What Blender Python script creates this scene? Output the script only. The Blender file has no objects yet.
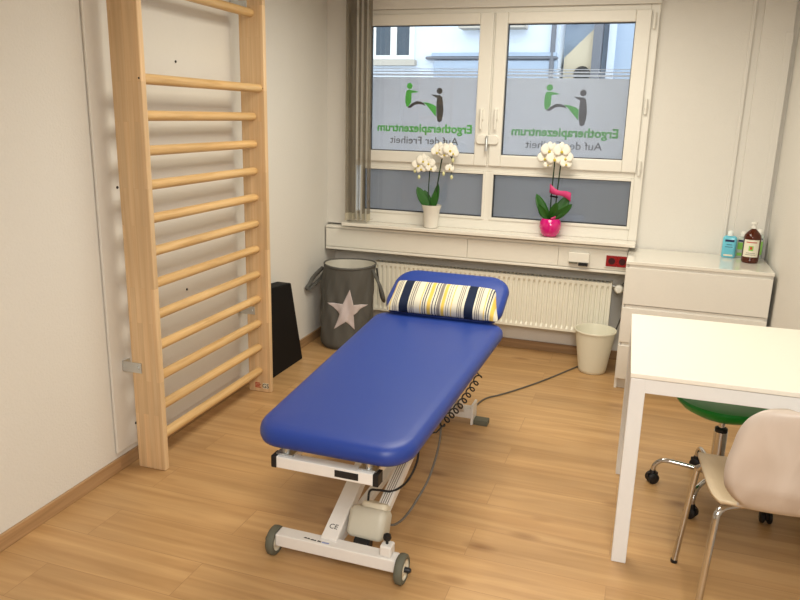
import bpy, bmesh, math, random
from mathutils import Vector, Matrix
random.seed(7)
C = bpy.context.scene.collection
PI = math.pi

# ------------------------------------------------------------------ materials
def mat(name, col, rough=0.5, metal=0.0, spec=0.5, bump=0.0, bscale=60.0, coat=0.0, trans=0.0, ior=1.45, sheen=0.0, emit=None, alpha=1.0):
    m = bpy.data.materials.new(name); m.use_nodes = True
    nt = m.node_tree; b = nt.nodes['Principled BSDF']
    b.inputs['Base Color'].default_value = (*col, 1); b.inputs['Roughness'].default_value = rough
    b.inputs['Metallic'].default_value = metal; b.inputs['Specular IOR Level'].default_value = spec
    b.inputs['Coat Weight'].default_value = coat; b.inputs['Transmission Weight'].default_value = trans
    b.inputs['IOR'].default_value = ior; b.inputs['Sheen Weight'].default_value = sheen
    b.inputs['Alpha'].default_value = alpha
    tc = nt.nodes.new('ShaderNodeTexCoord'); n = nt.nodes.new('ShaderNodeTexNoise')
    n.inputs['Scale'].default_value = bscale; n.inputs['Detail'].default_value = 4
    nt.links.new(tc.outputs['Object'], n.inputs['Vector'])
    if bump:
        bp = nt.nodes.new('ShaderNodeBump'); bp.inputs['Strength'].default_value = bump; bp.inputs['Distance'].default_value = 0.004
        nt.links.new(n.outputs['Fac'], bp.inputs['Height']); nt.links.new(bp.outputs['Normal'], b.inputs['Normal'])
    mx = nt.nodes.new('ShaderNodeMixRGB'); mx.inputs['Fac'].default_value = 0.0
    mx.blend_type = 'MULTIPLY'; mx.inputs['Color1'].default_value = (*col, 1)
    rp = nt.nodes.new('ShaderNodeValToRGB'); rp.color_ramp.elements[0].color = (.9, .9, .9, 1); rp.color_ramp.elements[1].color = (1, 1, 1, 1)
    nt.links.new(n.outputs['Fac'], rp.inputs['Fac']); nt.links.new(rp.outputs['Color'], mx.inputs['Color2'])
    mx.inputs['Fac'].default_value = 0.35
    nt.links.new(mx.outputs['Color'], b.inputs['Base Color'])
    return m

def lin(r, g, b):
    f = lambda c: (c/255/12.92) if c/255 <= 0.04045 else ((c/255+0.055)/1.055)**2.4
    return (f(r), f(g), f(b))

def wood(name, c1, c2, axis, width, row, scale_long=1.2, scale_cross=30, rough=0.4, knots=False, mortar=0.0008, mcol=None, varamt=1.0):
    """boards running along the given axis (0 x, 1 y, 2 z) of object space"""
    m = bpy.data.materials.new(name); m.use_nodes = True
    nt = m.node_tree; L = nt.links; N = nt.nodes; b = N['Principled BSDF']
    tc = N.new('ShaderNodeTexCoord'); sp = N.new('ShaderNodeSeparateXYZ'); L.new(tc.outputs['Object'], sp.inputs[0])
    cb = N.new('ShaderNodeCombineXYZ')
    if axis == 0: order = ('X', 'Y', 'Z')
    elif axis == 1: order = ('Y', 'X', 'Z')
    else: order = ('Z', 'X', 'Y')
    for i, o in enumerate(order): L.new(sp.outputs[o], cb.inputs[i])
    br = N.new('ShaderNodeTexBrick'); L.new(cb.outputs[0], br.inputs['Vector'])
    br.inputs['Scale'].default_value = 1.0; br.inputs['Brick Width'].default_value = width
    br.inputs['Row Height'].default_value = row; br.inputs['Mortar Size'].default_value = mortar
    br.inputs['Color1'].default_value = (0, 0, 0, 1); br.inputs['Color2'].default_value = (1, 1, 1, 1)
    br.inputs['Mortar'].default_value = (0.0, 0.0, 0.0, 1); br.offset = 0.37; br.offset_frequency = 2; br.inputs['Mortar Smooth'].default_value = 0.1
    # grain
    mp = N.new('ShaderNodeMapping'); mp.inputs['Scale'].default_value = (scale_long, scale_cross, scale_cross)
    L.new(cb.outputs[0], mp.inputs['Vector'])
    add = N.new('ShaderNodeVectorMath'); add.operation = 'ADD'; L.new(mp.outputs[0], add.inputs[0])
    ml = N.new('ShaderNodeVectorMath'); ml.operation = 'SCALE'; ml.inputs['Scale'].default_value = 7.3
    L.new(br.outputs['Color'], ml.inputs[0]); L.new(ml.outputs[0], add.inputs[1])
    n1 = N.new('ShaderNodeTexNoise'); n1.inputs['Scale'].default_value = 1.0; n1.inputs['Detail'].default_value = 5; n1.inputs['Distortion'].default_value = 0.9
    L.new(add.outputs[0], n1.inputs['Vector'])
    r1 = N.new('ShaderNodeValToRGB'); r1.color_ramp.elements[0].position = 0.3; r1.color_ramp.elements[1].position = 0.72
    r1.color_ramp.elements[0].color = (*c2, 1); r1.color_ramp.elements[1].color = (*c1, 1)
    L.new(n1.outputs['Fac'], r1.inputs['Fac'])
    # board to board tone
    hv = N.new('ShaderNodeHueSaturation'); L.new(r1.outputs['Color'], hv.inputs['Color'])
    mr = N.new('ShaderNodeMapRange'); mr.inputs['To Min'].default_value = 1.0-0.13*varamt; mr.inputs['To Max'].default_value = 1.0+0.10*varamt
    L.new(br.outputs['Color'], mr.inputs['Value']); L.new(mr.outputs[0], hv.inputs['Value'])
    last = hv.outputs['Color']
    # broad figure
    n2 = N.new('ShaderNodeTexNoise'); n2.inputs['Scale'].default_value = 1.0; n2.inputs['Detail'].default_value = 3
    mp2 = N.new('ShaderNodeMapping'); mp2.inputs['Scale'].default_value = (scale_long*0.9, scale_cross*0.27, scale_cross*.27)
    L.new(cb.outputs[0], mp2.inputs['Vector']); L.new(mp2.outputs[0], n2.inputs['Vector'])
    mr2 = N.new('ShaderNodeMapRange'); mr2.inputs['From Min'].default_value = .3; mr2.inputs['From Max'].default_value = .7
    mr2.inputs['To Min'].default_value = .86; mr2.inputs['To Max'].default_value = 1.07
    L.new(n2.outputs['Fac'], mr2.inputs['Value'])
    h2 = N.new('ShaderNodeHueSaturation'); L.new(last, h2.inputs['Color']); L.new(mr2.outputs[0], h2.inputs['Value']); last = h2.outputs['Color']
    if knots:
        vo = N.new('ShaderNodeTexVoronoi'); vo.inputs['Scale'].default_value = 1.0
        mp3 = N.new('ShaderNodeMapping'); mp3.inputs['Scale'].default_value = (2.1, 5.0, 1.0); mp3.inputs['Location'].default_value = (.3, .4, 0)
        L.new(cb.outputs[0], mp3.inputs['Vector']); L.new(mp3.outputs[0], vo.inputs['Vector'])
        rk = N.new('ShaderNodeValToRGB'); rk.color_ramp.elements[0].position = 0.02; rk.color_ramp.elements[0].color = (.42, .30, .20, 1)
        rk.color_ramp.elements[1].position = 0.17; rk.color_ramp.elements[1].color = (1, 1, 1, 1)
        L.new(vo.outputs['Distance'], rk.inputs['Fac'])
        mk = N.new('ShaderNodeMixRGB'); mk.blend_type = 'MULTIPLY'; mk.inputs['Fac'].default_value = .75
        L.new(last, mk.inputs['Color1']); L.new(rk.outputs['Color'], mk.inputs['Color2']); last = mk.outputs['Color']
    if mortar:
        mm = N.new('ShaderNodeMixRGB'); mm.blend_type = 'MIX'; L.new(br.outputs['Fac'], mm.inputs['Fac'])
        L.new(last, mm.inputs['Color1']); mm.inputs['Color2'].default_value = (*(mcol or tuple(c*.55 for c in c2)), 1); last = mm.outputs['Color']
    L.new(last, b.inputs['Base Color']); b.inputs['Roughness'].default_value = rough
    return m

M = {}
M['wall'] = mat('plaster', lin(229, 226, 219), .85, bump=.35, bscale=110, spec=.2)
M['ceil'] = mat('ceiling_white', lin(235, 232, 225), .9, spec=.2)
M['board'] = mat('painted_board', lin(226, 223, 216), .6, spec=.3)
M['white'] = mat('white_paint', lin(238, 235, 225), .45)
M['pvc'] = mat('window_plastic', lin(236, 233, 224), .35)
M['seal'] = mat('window_seal', lin(60, 62, 66), .6)
M['radi'] = mat('radiator_enamel', lin(240, 237, 222), .35)
M['lacq'] = mat('white_lacquer', lin(234, 230, 221), .25, coat=.2)
M['lacqtop'] = mat('gloss_white_top', lin(238, 233, 222), .12, coat=.5)
M['steel_white'] = mat('white_powder_coat', lin(230, 230, 228), .4)
M['tabletop'] = mat('white_melamine', lin(240, 235, 222), .35)
M['frame_white'] = mat('couch_enamel', lin(232, 229, 224), .35)
M['blue'] = mat('blue_vinyl', lin(32, 60, 142), .42, spec=.55, bump=.12, bscale=500)
M['black'] = mat('black_plastic', lin(22, 22, 24), .5)
M['black_vinyl'] = mat('black_vinyl', lin(17, 16, 17), .7, spec=.25)
M['chrome'] = mat('chrome', (.58, .58, .58), .10, metal=1)
M['zinc'] = mat('zinc_steel', (.68, .71, .72), .40, metal=1)
M['greyplastic'] = mat('beige_plastic', lin(200, 196, 180), .45)
M['rubber'] = mat('grey_rubber', lin(98, 98, 84), .7)
M['hub'] = mat('cream_hub', lin(222, 214, 192), .5)
M['cable'] = mat('grey_cable', lin(95, 90, 82), .6)
M['green'] = mat('green_plastic', lin(10, 142, 48), .35)
M['ply'] = wood('beech_ply', lin(208, 196, 184), lin(192, 177, 163), 2, 3, 3, 2.2, 9, .45, mortar=0, varamt=.2)
M['plyseat'] = wood('birch_ply_seat', lin(222, 204, 174), lin(210, 190, 158), 1, 3, 3, 2.2, 14, .4, mortar=0, varamt=.2)
M['post'] = wood('glued_pine', lin(232, 202, 160), lin(218, 182, 136), 2, .42, .026, 1.5, 55, .42, mortar=0.0003, mcol=lin(206, 170, 124), varamt=.8)
M['rung'] = wood('ash_rung', lin(230, 194, 138), lin(208, 166, 108), 1, 2.5, .5, 3, 60, .38, mortar=0, varamt=.5)
M['floor'] = wood('oak_laminate', lin(199, 160, 111), lin(174, 134, 87), 0, 1.38, .194, 1.3, 22, .38, knots=True, mortar=.0012, mcol=lin(160, 122, 80), varamt=.3)
M['base'] = wood('oak_skirting_x', lin(176, 142, 104), lin(148, 116, 82), 0, 2.4, .5, 1.3, 40, .45, mortar=0, varamt=.6)
M['basey'] = wood('oak_skirting_y', lin(186, 150, 110), lin(158, 124, 86), 1, 2.4, .5, 1.3, 40, .45, mortar=0, varamt=.6)
M['hamper'] = mat('grey_canvas', lin(97, 96, 92), .9, bump=.5, bscale=240, spec=.2)
M['liner'] = mat('cream_liner', lin(216, 212, 200), .9, spec=.2)
M['star'] = mat('pale_star_cloth', lin(214, 203, 204), .85, bump=.3, bscale=200, spec=.2)
M['binwhite'] = mat('cream_plastic', lin(232, 228, 208), .4)
M['red'] = mat('red_socket', lin(150, 14, 20), .4)
M['darkred'] = mat('dark_socket', lin(60, 8, 12), .5)
M['potwhite'] = mat('white_ceramic', lin(236, 232, 222), .25)
M['potpink'] = mat('pink_glaze', lin(214, 22, 124), .12, coat=.6)
M['leaf'] = mat('orchid_leaf', lin(38, 92, 26), .4, bump=.2, bscale=30)
M['stem'] = mat('orchid_stem', lin(36, 60, 30), .5)
M['petal'] = mat('white_petal', lin(244, 240, 228), .6)
M['lip'] = mat('yellow_lip', lin(206, 186, 70), .5)
M['bud'] = mat('orchid_bud', lin(226, 224, 170), .6)
M['ribbon'] = mat('pink_ribbon', lin(206, 60, 120), .5)
M['soil'] = mat('bark_soil', lin(70, 48, 34), .95, bump=.8, bscale=60)
M['grey_ink'] = mat('grey_ink', lin(128, 128, 122), .7)
M['label_white'] = mat('paper_label', lin(232, 226, 206), .6)
M['label_green'] = mat('green_print', lin(140, 200, 90), .6)
M['label_navy'] = mat('navy_print', lin(30, 40, 80), .6)
M['label_red'] = mat('red_print', lin(190, 60, 40), .6)
M['label_blue'] = mat('blue_print', lin(150, 160, 200), .6)
M['ink_black'] = mat('black_print', lin(30, 28, 28), .6)
M['blueliquid'] = mat('blue_liquid', lin(120, 212, 236), .2, trans=.1)
M['clearbottle'] = mat('clear_plastic', lin(226, 236, 226), .15, trans=.35)
M['amber'] = mat('amber_glass', lin(92, 36, 12), .08, trans=.35)
M['cap_white'] = mat('white_cap', lin(238, 236, 228), .35)
M['fac_white'] = mat('facade_render', lin(226, 234, 244), .9, bump=.2, bscale=12)
M['fac_grey'] = mat('facade_grey', lin(176, 190, 206), .9, bump=.2, bscale=12)
M['fac_beige'] = mat('facade_beige', lin(222, 206, 176), .9)
M['fac_dark'] = mat('facade_dark_pane', lin(70, 82, 92), .15)
M['gutter'] = mat('gutter_metal', lin(120, 122, 128), .5)
M['stone'] = mat('stone_ledge', lin(196, 188, 174), .85)
M['asphalt'] = mat('asphalt', lin(95, 97, 100), .95)

def glass_mat():
    m = bpy.data.materials.new('window_glass'); m.use_nodes = True; nt = m.node_tree; N = nt.nodes; L = nt.links
    N.remove(N['Principled BSDF']); out = N['Material Output']
    t = N.new('ShaderNodeBsdfTransparent'); t.inputs['Color'].default_value = (.93, .96, .98, 1)
    g = N.new('ShaderNodeBsdfGlossy'); g.inputs['Roughness'].default_value = .02
    f = N.new('ShaderNodeFresnel'); f.inputs['IOR'].default_value = 1.5
    mx = N.new('ShaderNodeMixShader'); L.new(f.outputs[0], mx.inputs[0]); L.new(t.outputs[0], mx.inputs[1]); L.new(g.outputs[0], mx.inputs[2])
    L.new(mx.outputs[0], out.inputs[0]); return m
M['glass'] = glass_mat()
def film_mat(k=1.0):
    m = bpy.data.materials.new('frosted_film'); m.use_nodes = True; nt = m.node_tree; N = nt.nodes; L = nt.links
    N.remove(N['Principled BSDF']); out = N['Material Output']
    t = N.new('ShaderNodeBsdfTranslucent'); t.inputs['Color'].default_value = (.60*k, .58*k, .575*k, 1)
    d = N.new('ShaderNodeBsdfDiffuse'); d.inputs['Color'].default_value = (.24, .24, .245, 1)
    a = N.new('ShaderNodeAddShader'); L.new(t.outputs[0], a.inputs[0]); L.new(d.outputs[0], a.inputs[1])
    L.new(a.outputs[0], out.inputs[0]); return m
M['film'] = film_mat(); M['film_low_dimmed'] = film_mat(.58)  # lower film darkened to stand in for weaker daylight at the low panes
def translucent(name, c, ct, clear=0.0):
    m = bpy.data.materials.new(name); m.use_nodes = True; nt = m.node_tree; N = nt.nodes; L = nt.links
    N.remove(N['Principled BSDF']); out = N['Material Output']
    t = N.new('ShaderNodeBsdfTranslucent'); t.inputs['Color'].default_value = (*ct, 1)
    d = N.new('ShaderNodeBsdfDiffuse'); d.inputs['Color'].default_value = (*c, 1)
    a = N.new('ShaderNodeAddShader'); L.new(t.outputs[0], a.inputs[0]); L.new(d.outputs[0], a.inputs[1])
    tp = N.new('ShaderNodeBsdfTransparent'); mx = N.new('ShaderNodeMixShader'); mx.inputs[0].default_value = clear
    L.new(a.outputs[0], mx.inputs[1]); L.new(tp.outputs[0], mx.inputs[2])
    L.new(mx.outputs[0], out.inputs[0]); return m
M['slat'] = translucent('blind_fabric', lin(112, 104, 90), (.12, .11, .095), .24)
M['weight'] = translucent('blind_weight', lin(196, 188, 168), (.08, .08, .07), .25)

# ------------------------------------------------------------------ mesh helpers
def bm_new(): return bmesh.new()
def bx(bm, x0, x1, y0, y1, z0, z1):
    vs = [bm.verts.new(p) for p in ((x0,y0,z0),(x1,y0,z0),(x1,y1,z0),(x0,y1,z0),(x0,y0,z1),(x1,y0,z1),(x1,y1,z1),(x0,y1,z1))]
    for f in ((0,3,2,1),(4,5,6,7),(0,1,5,4),(1,2,6,5),(2,3,7,6),(3,0,4,7)): bm.faces.new([vs[i] for i in f])
    return vs
def box(x0, x1, y0, y1, z0, z1):
    bm = bm_new(); bx(bm, x0, x1, y0, y1, z0, z1); return bm
def prism(bm, pts, a0, a1, axis):
    """extrude the 2-D outline pts along axis from a0 to a1"""
    def mk(p, a):
        return {0: (a, p[0], p[1]), 1: (p[0], a, p[1]), 2: (p[0], p[1], a)}[axis]
    A = [bm.verts.new(mk(p, a0)) for p in pts]; B = [bm.verts.new(mk(p, a1)) for p in pts]
    n = len(pts)
    bm.faces.new(A[::-1]); bm.faces.new(B)
    for i in range(n): bm.faces.new((A[i], A[(i+1) % n], B[(i+1) % n], B[i]))
def lathe(bm, prof, c=(0,0,0), seg=32, axis='z', cap=True, sx=1.0, sy=1.0):
    rings = []
    for r, h in prof:
        ring = []
        for i in range(seg):
            a = 2*PI*i/seg; u, v = r*math.cos(a)*sx, r*math.sin(a)*sy
            p = {'z': (u, v, h), 'x': (h, u, v), 'y': (u, h, v)}[axis]
            ring.append(bm.verts.new((c[0]+p[0], c[1]+p[1], c[2]+p[2])))
        rings.append(ring)
    for k in range(len(rings)-1):
        for i in range(seg):
            j = (i+1) % seg; bm.faces.new((rings[k][i], rings[k][j], rings[k+1][j], rings[k+1][i]))
    if cap:
        if prof[0][0] > 1e-5: bm.faces.new(rings[0][::-1])
        if prof[-1][0] > 1e-5: bm.faces.new(rings[-1])
    return bm
def smooth_path(pts, n=8):
    P = [Vector(p) for p in pts]
    if len(P) < 3: return P
    out = []
    for i in range(len(P)-1):
        p0 = P[i-1] if i else P[i]*2-P[i+1]; p1 = P[i]; p2 = P[i+1]; p3 = P[i+2] if i+2 < len(P) else P[i+1]*2-P[i]
        for k in range(n):
            t = k/n
            out.append(0.5*((2*p1)+(p2-p0)*t+(2*p0-5*p1+4*p2-p3)*t*t+(3*p1-p0-3*p2+p3)*t**3))
    out.append(P[-1]); return out
def tube(bm, pts, r, seg=12, smooth=0, sy=1.0):
    P = smooth_path(pts, smooth) if smooth else [Vector(p) for p in pts]
    rr = r if isinstance(r, (list, tuple)) else None
    rings = []; prev = None
    for i, p in enumerate(P):
        t = (P[min(i+1, len(P)-1)]-P[max(i-1, 0)]).normalized()
        if prev is None:
            up = Vector((0,0,1)) if abs(t.z) < .9 else Vector((1,0,0))
            u = t.cross(up).normalized()
        else:
            u = (prev-t*prev.dot(t)).normalized()
        prev = u; v = t.cross(u)
        R = r if rr is None else rr[0]+(rr[1]-rr[0])*i/(len(P)-1)
        rings.append([bm.verts.new(p+u*R*math.cos(2*PI*k/seg)+v*R*sy*math.sin(2*PI*k/seg)) for k in range(seg)])
    for k in range(len(rings)-1):
        for i in range(seg):
            j = (i+1) % seg; bm.faces.new((rings[k][i], rings[k][j], rings[k+1][j], rings[k+1][i]))
    bm.faces.new(rings[0][::-1]); bm.faces.new(rings[-1])
    return bm
def beam(bm, a, b, w, h, upv=(0,0,1)):
    """rectangular bar from a to b, w across, h tall"""
    a, b = Vector(a), Vector(b); t = (b-a).normalized(); s = t.cross(Vector(upv)).normalized(); u = s.cross(t)
    vs = []
    for p in (a, b):
        for q, r in ((-1,-1),(1,-1),(1,1),(-1,1)): vs.append(bm.verts.new(p+s*w/2*q+u*h/2*r))
    for f in ((0,1,2,3),(7,6,5,4),(0,4,5,1),(1,5,6,2),(2,6,7,3),(3,7,4,0)): bm.faces.new([vs[i] for i in f])
def rrect(cx, cy, hx, hy, r, n=8):
    r = max(0.0005, min(r, hx*.999, hy*.999)); out = []
    for sx, sy, a0 in ((1,1,0),(-1,1,90),(-1,-1,180),(1,-1,270)):
        for k in range(n+1):
            a = math.radians(a0+90*k/n); out.append((cx+sx*(hx-r)+r*math.cos(a), cy+sy*(hy-r)+r*math.sin(a)))
    return out
def slab(bm, hx, hy, r, prof, cx=0, cy=0, n=10, rfun=None):
    """rounded rectangular slab, prof = list of (inset, z)"""
    rings = []
    for d, z in prof:
        rings.append([bm.verts.new((p[0], p[1], z)) for p in rrect(cx, cy, hx-d, hy-d, r-d, n)])
    m = len(rings[0])
    for k in range(len(rings)-1):
        for i in range(m): bm.faces.new((rings[k][i], rings[k][(i+1)%m], rings[k+1][(i+1)%m], rings[k+1][i]))
    bm.faces.new(rings[0][::-1]); bm.faces.new(rings[-1])
def sheet(bm, fn, nu, nv, closed_u=False):
    g = [[bm.verts.new(fn(i/(nu if closed_u else nu-1), j/(nv-1))) for j in range(nv)] for i in range(nu)]
    for i in range(nu if closed_u else nu-1):
        for j in range(nv-1):
            k = (i+1) % nu; bm.faces.new((g[i][j], g[k][j], g[k][j+1], g[i][j+1]))
    return g

# ------------------------------------------------------------------ scene objects
def wpos(o):
    p = Vector((0,0,0))
    return p
ROOTLOC = {}
def obj(name, bm, m, parent=None, smooth=False, bevel=0.0, local=False, solid=0.0, seg=2, sub=0):
    """links bm as one mesh object. World coordinates unless local; stored relative to the thing's origin."""
    bmesh.ops.recalc_face_normals(bm, faces=bm.faces)
    if parent is not None and not local:
        root = parent
        while root.parent: root = root.parent
        inv = Matrix.LocRotScale(root.location, root.rotation_euler, None).inverted()
        bmesh.ops.transform(bm, matrix=inv, verts=bm.verts)
    me = bpy.data.meshes.new(name); bm.to_mesh(me); bm.free()
    for mm in (m if isinstance(m, (list, tuple)) else [m]): me.materials.append(mm)
    if smooth:
        for p in me.polygons: p.use_smooth = True
    o = bpy.data.objects.new(name, me); C.objects.link(o)
    if parent is not None: o.parent = parent
    if bevel:
        md = o.modifiers.new('bevel', 'BEVEL'); md.width = bevel; md.segments = seg; md.limit_method = 'ANGLE'; md.angle_limit = math.radians(50)
    if solid:
        md = o.modifiers.new('solid', 'SOLIDIFY'); md.thickness = solid; md.offset = 0
    if sub:
        md = o.modifiers.new('sub', 'SUBSURF'); md.levels = sub; md.render_levels = sub
    if smooth and not sub:
        try: me.set_sharp_from_angle(angle=math.radians(45))
        except Exception: pass
    return o
def thing(name, label, cat, loc=(0,0,0), rotz=0.0, group=None):
    o = bpy.data.objects.new(name, None); C.objects.link(o); o.empty_display_size = .05
    o.location = loc; o.rotation_euler = (0, 0, rotz); o['label'] = label; o['category'] = cat
    if group: o['group'] = group
    return o
def tagsingle(name, bm, m, label, cat, loc=(0,0,0), group=None, **k):
    bmesh.ops.translate(bm, vec=-Vector(loc), verts=bm.verts)
    o = obj(name, bm, m, **k); o.location = loc; o['label'] = label; o['category'] = cat
    if group: o['group'] = group
    return o
def struct(name, bm, m, parent=None, **k):
    o = obj(name, bm, m, parent, **k)
    if parent is None: o['kind'] = 'structure'
    return o
def text_mesh(name, s, size, mtx, m, parent, align='CENTER', depth=0.0004, width=None, bold=0.0):
    cu = bpy.data.curves.new(name, 'FONT'); cu.body = s; cu.size = size; cu.align_x = align; cu.align_y = 'BOTTOM_BASELINE'; cu.extrude = depth; cu.resolution_u = 3; cu.offset = bold
    t = bpy.data.objects.new(name, cu); C.objects.link(t)
    dg = bpy.context.evaluated_depsgraph_get(); me = bpy.data.meshes.new_from_object(t.evaluated_get(dg)); bpy.data.objects.remove(t)
    bm = bm_new(); bm.from_mesh(me); bpy.data.meshes.remove(me)
    if width:
        xs = [v.co.x for v in bm.verts]; k = width/(max(xs)-min(xs)); bmesh.ops.scale(bm, vec=(k,1,1), verts=bm.verts)
    bmesh.ops.transform(bm, matrix=mtx, verts=bm.verts)
    return obj(name, bm, m, parent)

# ------------------------------------------------------------------ the room
WALLK = 0.022
def lwx(y): return -2.11-WALLK*(y-1.75)
def rwx(y): return 0.705-0.027*(y-4.82)
Y0, Y1, ZC = -1.2, 4.905, 2.62
bm = box(-2.6, 1.3, Y0-.2, 5.2, -.1, 0); struct('floor', bm, M['floor'])
bm = box(-2.6, 1.3, Y0-.2, 5.2, ZC, ZC+.1); struct('ceiling', bm, M['ceil'])
bm = bm_new(); prism(bm, [(lwx(Y0-.2), Y0-.2), (lwx(5.2), 5.2), (lwx(5.2)-.2, 5.2), (lwx(Y0-.2)-.2, Y0-.2)], 0, ZC, 2); struct('wall_left', bm, M['wall'])
bm = bm_new(); prism(bm, [(rwx(Y0-.2), Y0-.2), (rwx(5.2), 5.2), (rwx(5.2)+.2, 5.2), (rwx(Y0-.2)+.2, Y0-.2)], 0, ZC, 2); struct('wall_right', bm, M['wall'])
struct('wall_front', box(-2.3, 1.1, Y0-.15, Y0, 0, ZC), M['wall'])
# back wall: pier right of the window, narrow pier left, lintel, recessed parapet
WX0, WX1, WZ0, WZ1 = -2.02, -.045, .835, 2.245
for a in ((WX1, 1.0, 4.825, 5.15, 0, ZC), (-2.4, WX0, 4.76, 5.15, .812, ZC), (WX0, WX1, 4.765, 5.15, WZ1, ZC), (-2.4, WX1, 4.905, 5.15, 0, .835)):
    struct('wall_back', box(*a), M['wall'])
bm = bm_new(); prism(bm, [(lwx(Y0), Y0), (lwx(4.905), 4.905), (lwx(4.905)+.014, 4.905), (lwx(Y0)+.014, Y0)], 0, .062, 2); struct('baseboard_left', bm, M['basey'], bevel=.003)
struct('baseboard_back', box(-2.16, WX1, 4.889, 4.905, 0, .062), M['base'], bevel=.003)
# pipe boxing strips in the right corner
bm = bm_new(); bx(bm, .452, .472, 4.812, 4.826, .0, ZC); bx(bm, .514, .676, 4.800, 4.826, .0, ZC); bx(bm, .640, .680, 4.796, 4.80, 0, 2.08)
struct('trim_1', bm, M['wall'], bevel=.003)

# window
W = bpy.data.objects.new('window_1', None); C.objects.link(W); W.location = (-1.03, 4.80, .835); W['kind'] = 'structure'
def framebox(bm, x0, x1, z0, z1, w, y0, y1, wt=None, wb=None):
    wt = w if wt is None else wt; wb = w if wb is None else wb
    bx(bm, x0, x0+w, y0, y1, z0, z1); bx(bm, x1-w, x1, y0, y1, z0, z1)
    bx(bm, x0+w, x1-w, y0, y1, z1-wt, z1); bx(bm, x0+w, x1-w, y0, y1, z0, z0+wb)
bm = bm_new(); framebox(bm, WX0, WX1, .835, WZ1, .052, 4.79, 4.87, wt=.035, wb=.072)
bx(bm, WX0+.052, WX1-.052, 4.792, 4.868, 1.225, 1.275)
bx(bm, -1.058, -.998, 4.792, 4.868, .89, 1.225); bx(bm, -1.058, -.998, 4.792, 4.868, 1.275, 2.21)
obj('window_frame', bm, M['pvc'], W, bevel=.004)
SL = (-1.975, -1.034, 1.262, 2.215); SR = (-1.022, -.09, 1.262, 2.215)
LG = (-1.870, -1.122, 1.336, 2.146); RG = (-.944, -.178, 1.336, 2.146)
for S, G in ((SL, LG), (SR, RG)):
    bm = bm_new(); x0, x1, z0, z1 = S; g0, g1, h0, h1 = G
    bx(bm, x0, g0, 4.772, 4.84, z0, z1); bx(bm, g1, x1, 4.772, 4.84, z0, z1); bx(bm, g0, g1, 4.772, 4.84, h1, z1); bx(bm, g0, g1, 4.772, 4.84, z0, h0)
    s = obj('sash', bm, M['pvc'], W, bevel=.006)
    bm = bm_new(); framebox(bm, g0, g1, h0, h1, .004, 4.797, 4.83); obj('seal', bm, M['seal'], s)
    obj('pane', box(g0, g1, 4.826, 4.830, h0, h1), M['glass'], s)
    bm = bm_new()
    for a, b in ((h0, 1.824), (1.832, 1.846), (1.855, 1.864), (1.874, 1.879)): bx(bm, g0+.004, g1-.004, 4.8315, 4.8325, a, b)
    f = obj('frosted_film', bm, M['film'], s)
for x0, x1 in ((-1.916, -1.055), (-.985, -.112)):
    bm = bm_new(); framebox(bm, x0-.018, x1+.018, .905, 1.225, .018, 4.783, 4.84); bb = obj('glazing_bead', bm, M['pvc'], W, bevel=.003)
    bm = bm_new(); framebox(bm, x0, x1, .923, 1.207, .004, 4.797, 4.83); obj('seal', bm, M['seal'], bb)
    obj('pane', box(x0, x1, 4.826, 4.830, .923, 1.207), M['glass'], bb)
    obj('frosted_film', box(x0+.003, x1-.003, 4.8315, 4.8325, .923, 1.207), M['film_low_dimmed'], bb)
obj('window_sill', box(-2.02, -.0455, 4.65, 4.904, .812, .8352), M['lacqtop'], W, bevel=.004)
# handles, bracket and hinges
for x in (-1.080, -.985):
    bm = bm_new(); bx(bm, x-.011, x+.011, 4.757, 4.773, 1.56, 1.63); tube(bm, [(x, 4.760, 1.62), (x, 4.742, 1.618), (x, 4.740, 1.59), (x, 4.740, 1.50)], .008, 10)
    obj('handle', bm, M['pvc'], W, smooth=True)
bm = bm_new(); slab(bm, .075, .030, .022, [(0, -.010), (0, .004), (.004, .008)]); bmesh.ops.rotate(bm, matrix=Matrix.Rotation(PI/2, 3, 'X'), verts=bm.verts)
bmesh.ops.translate(bm, vec=(-1.035, 4.764, 1.432), verts=bm.verts); obj('latch_plate', bm, M['pvc'], W)
bm = bm_new(); tube(bm, [(-1.035, 4.757, 1.45), (-1.035, 4.742, 1.44), (-1.035, 4.742, 1.36)], .010, 12); obj('latch_knob', bm, M['zinc'], W, smooth=True)
for x, z in ((-2.0, 1.68), (-2.0, 1.31), (-2.0, 2.17), (-.072, 1.66), (-.072, 1.29), (-.072, 2.15)):
    bm = bm_new(); tube(bm, [(x, 4.778, z-.045), (x, 4.778, z+.045)], .009, 10); tube(bm, [(x, 4.776, z-.012), (x, 4.776, z+.012)], .011, 10); obj('hinge', bm, M['pvc'], W, smooth=True)

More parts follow.
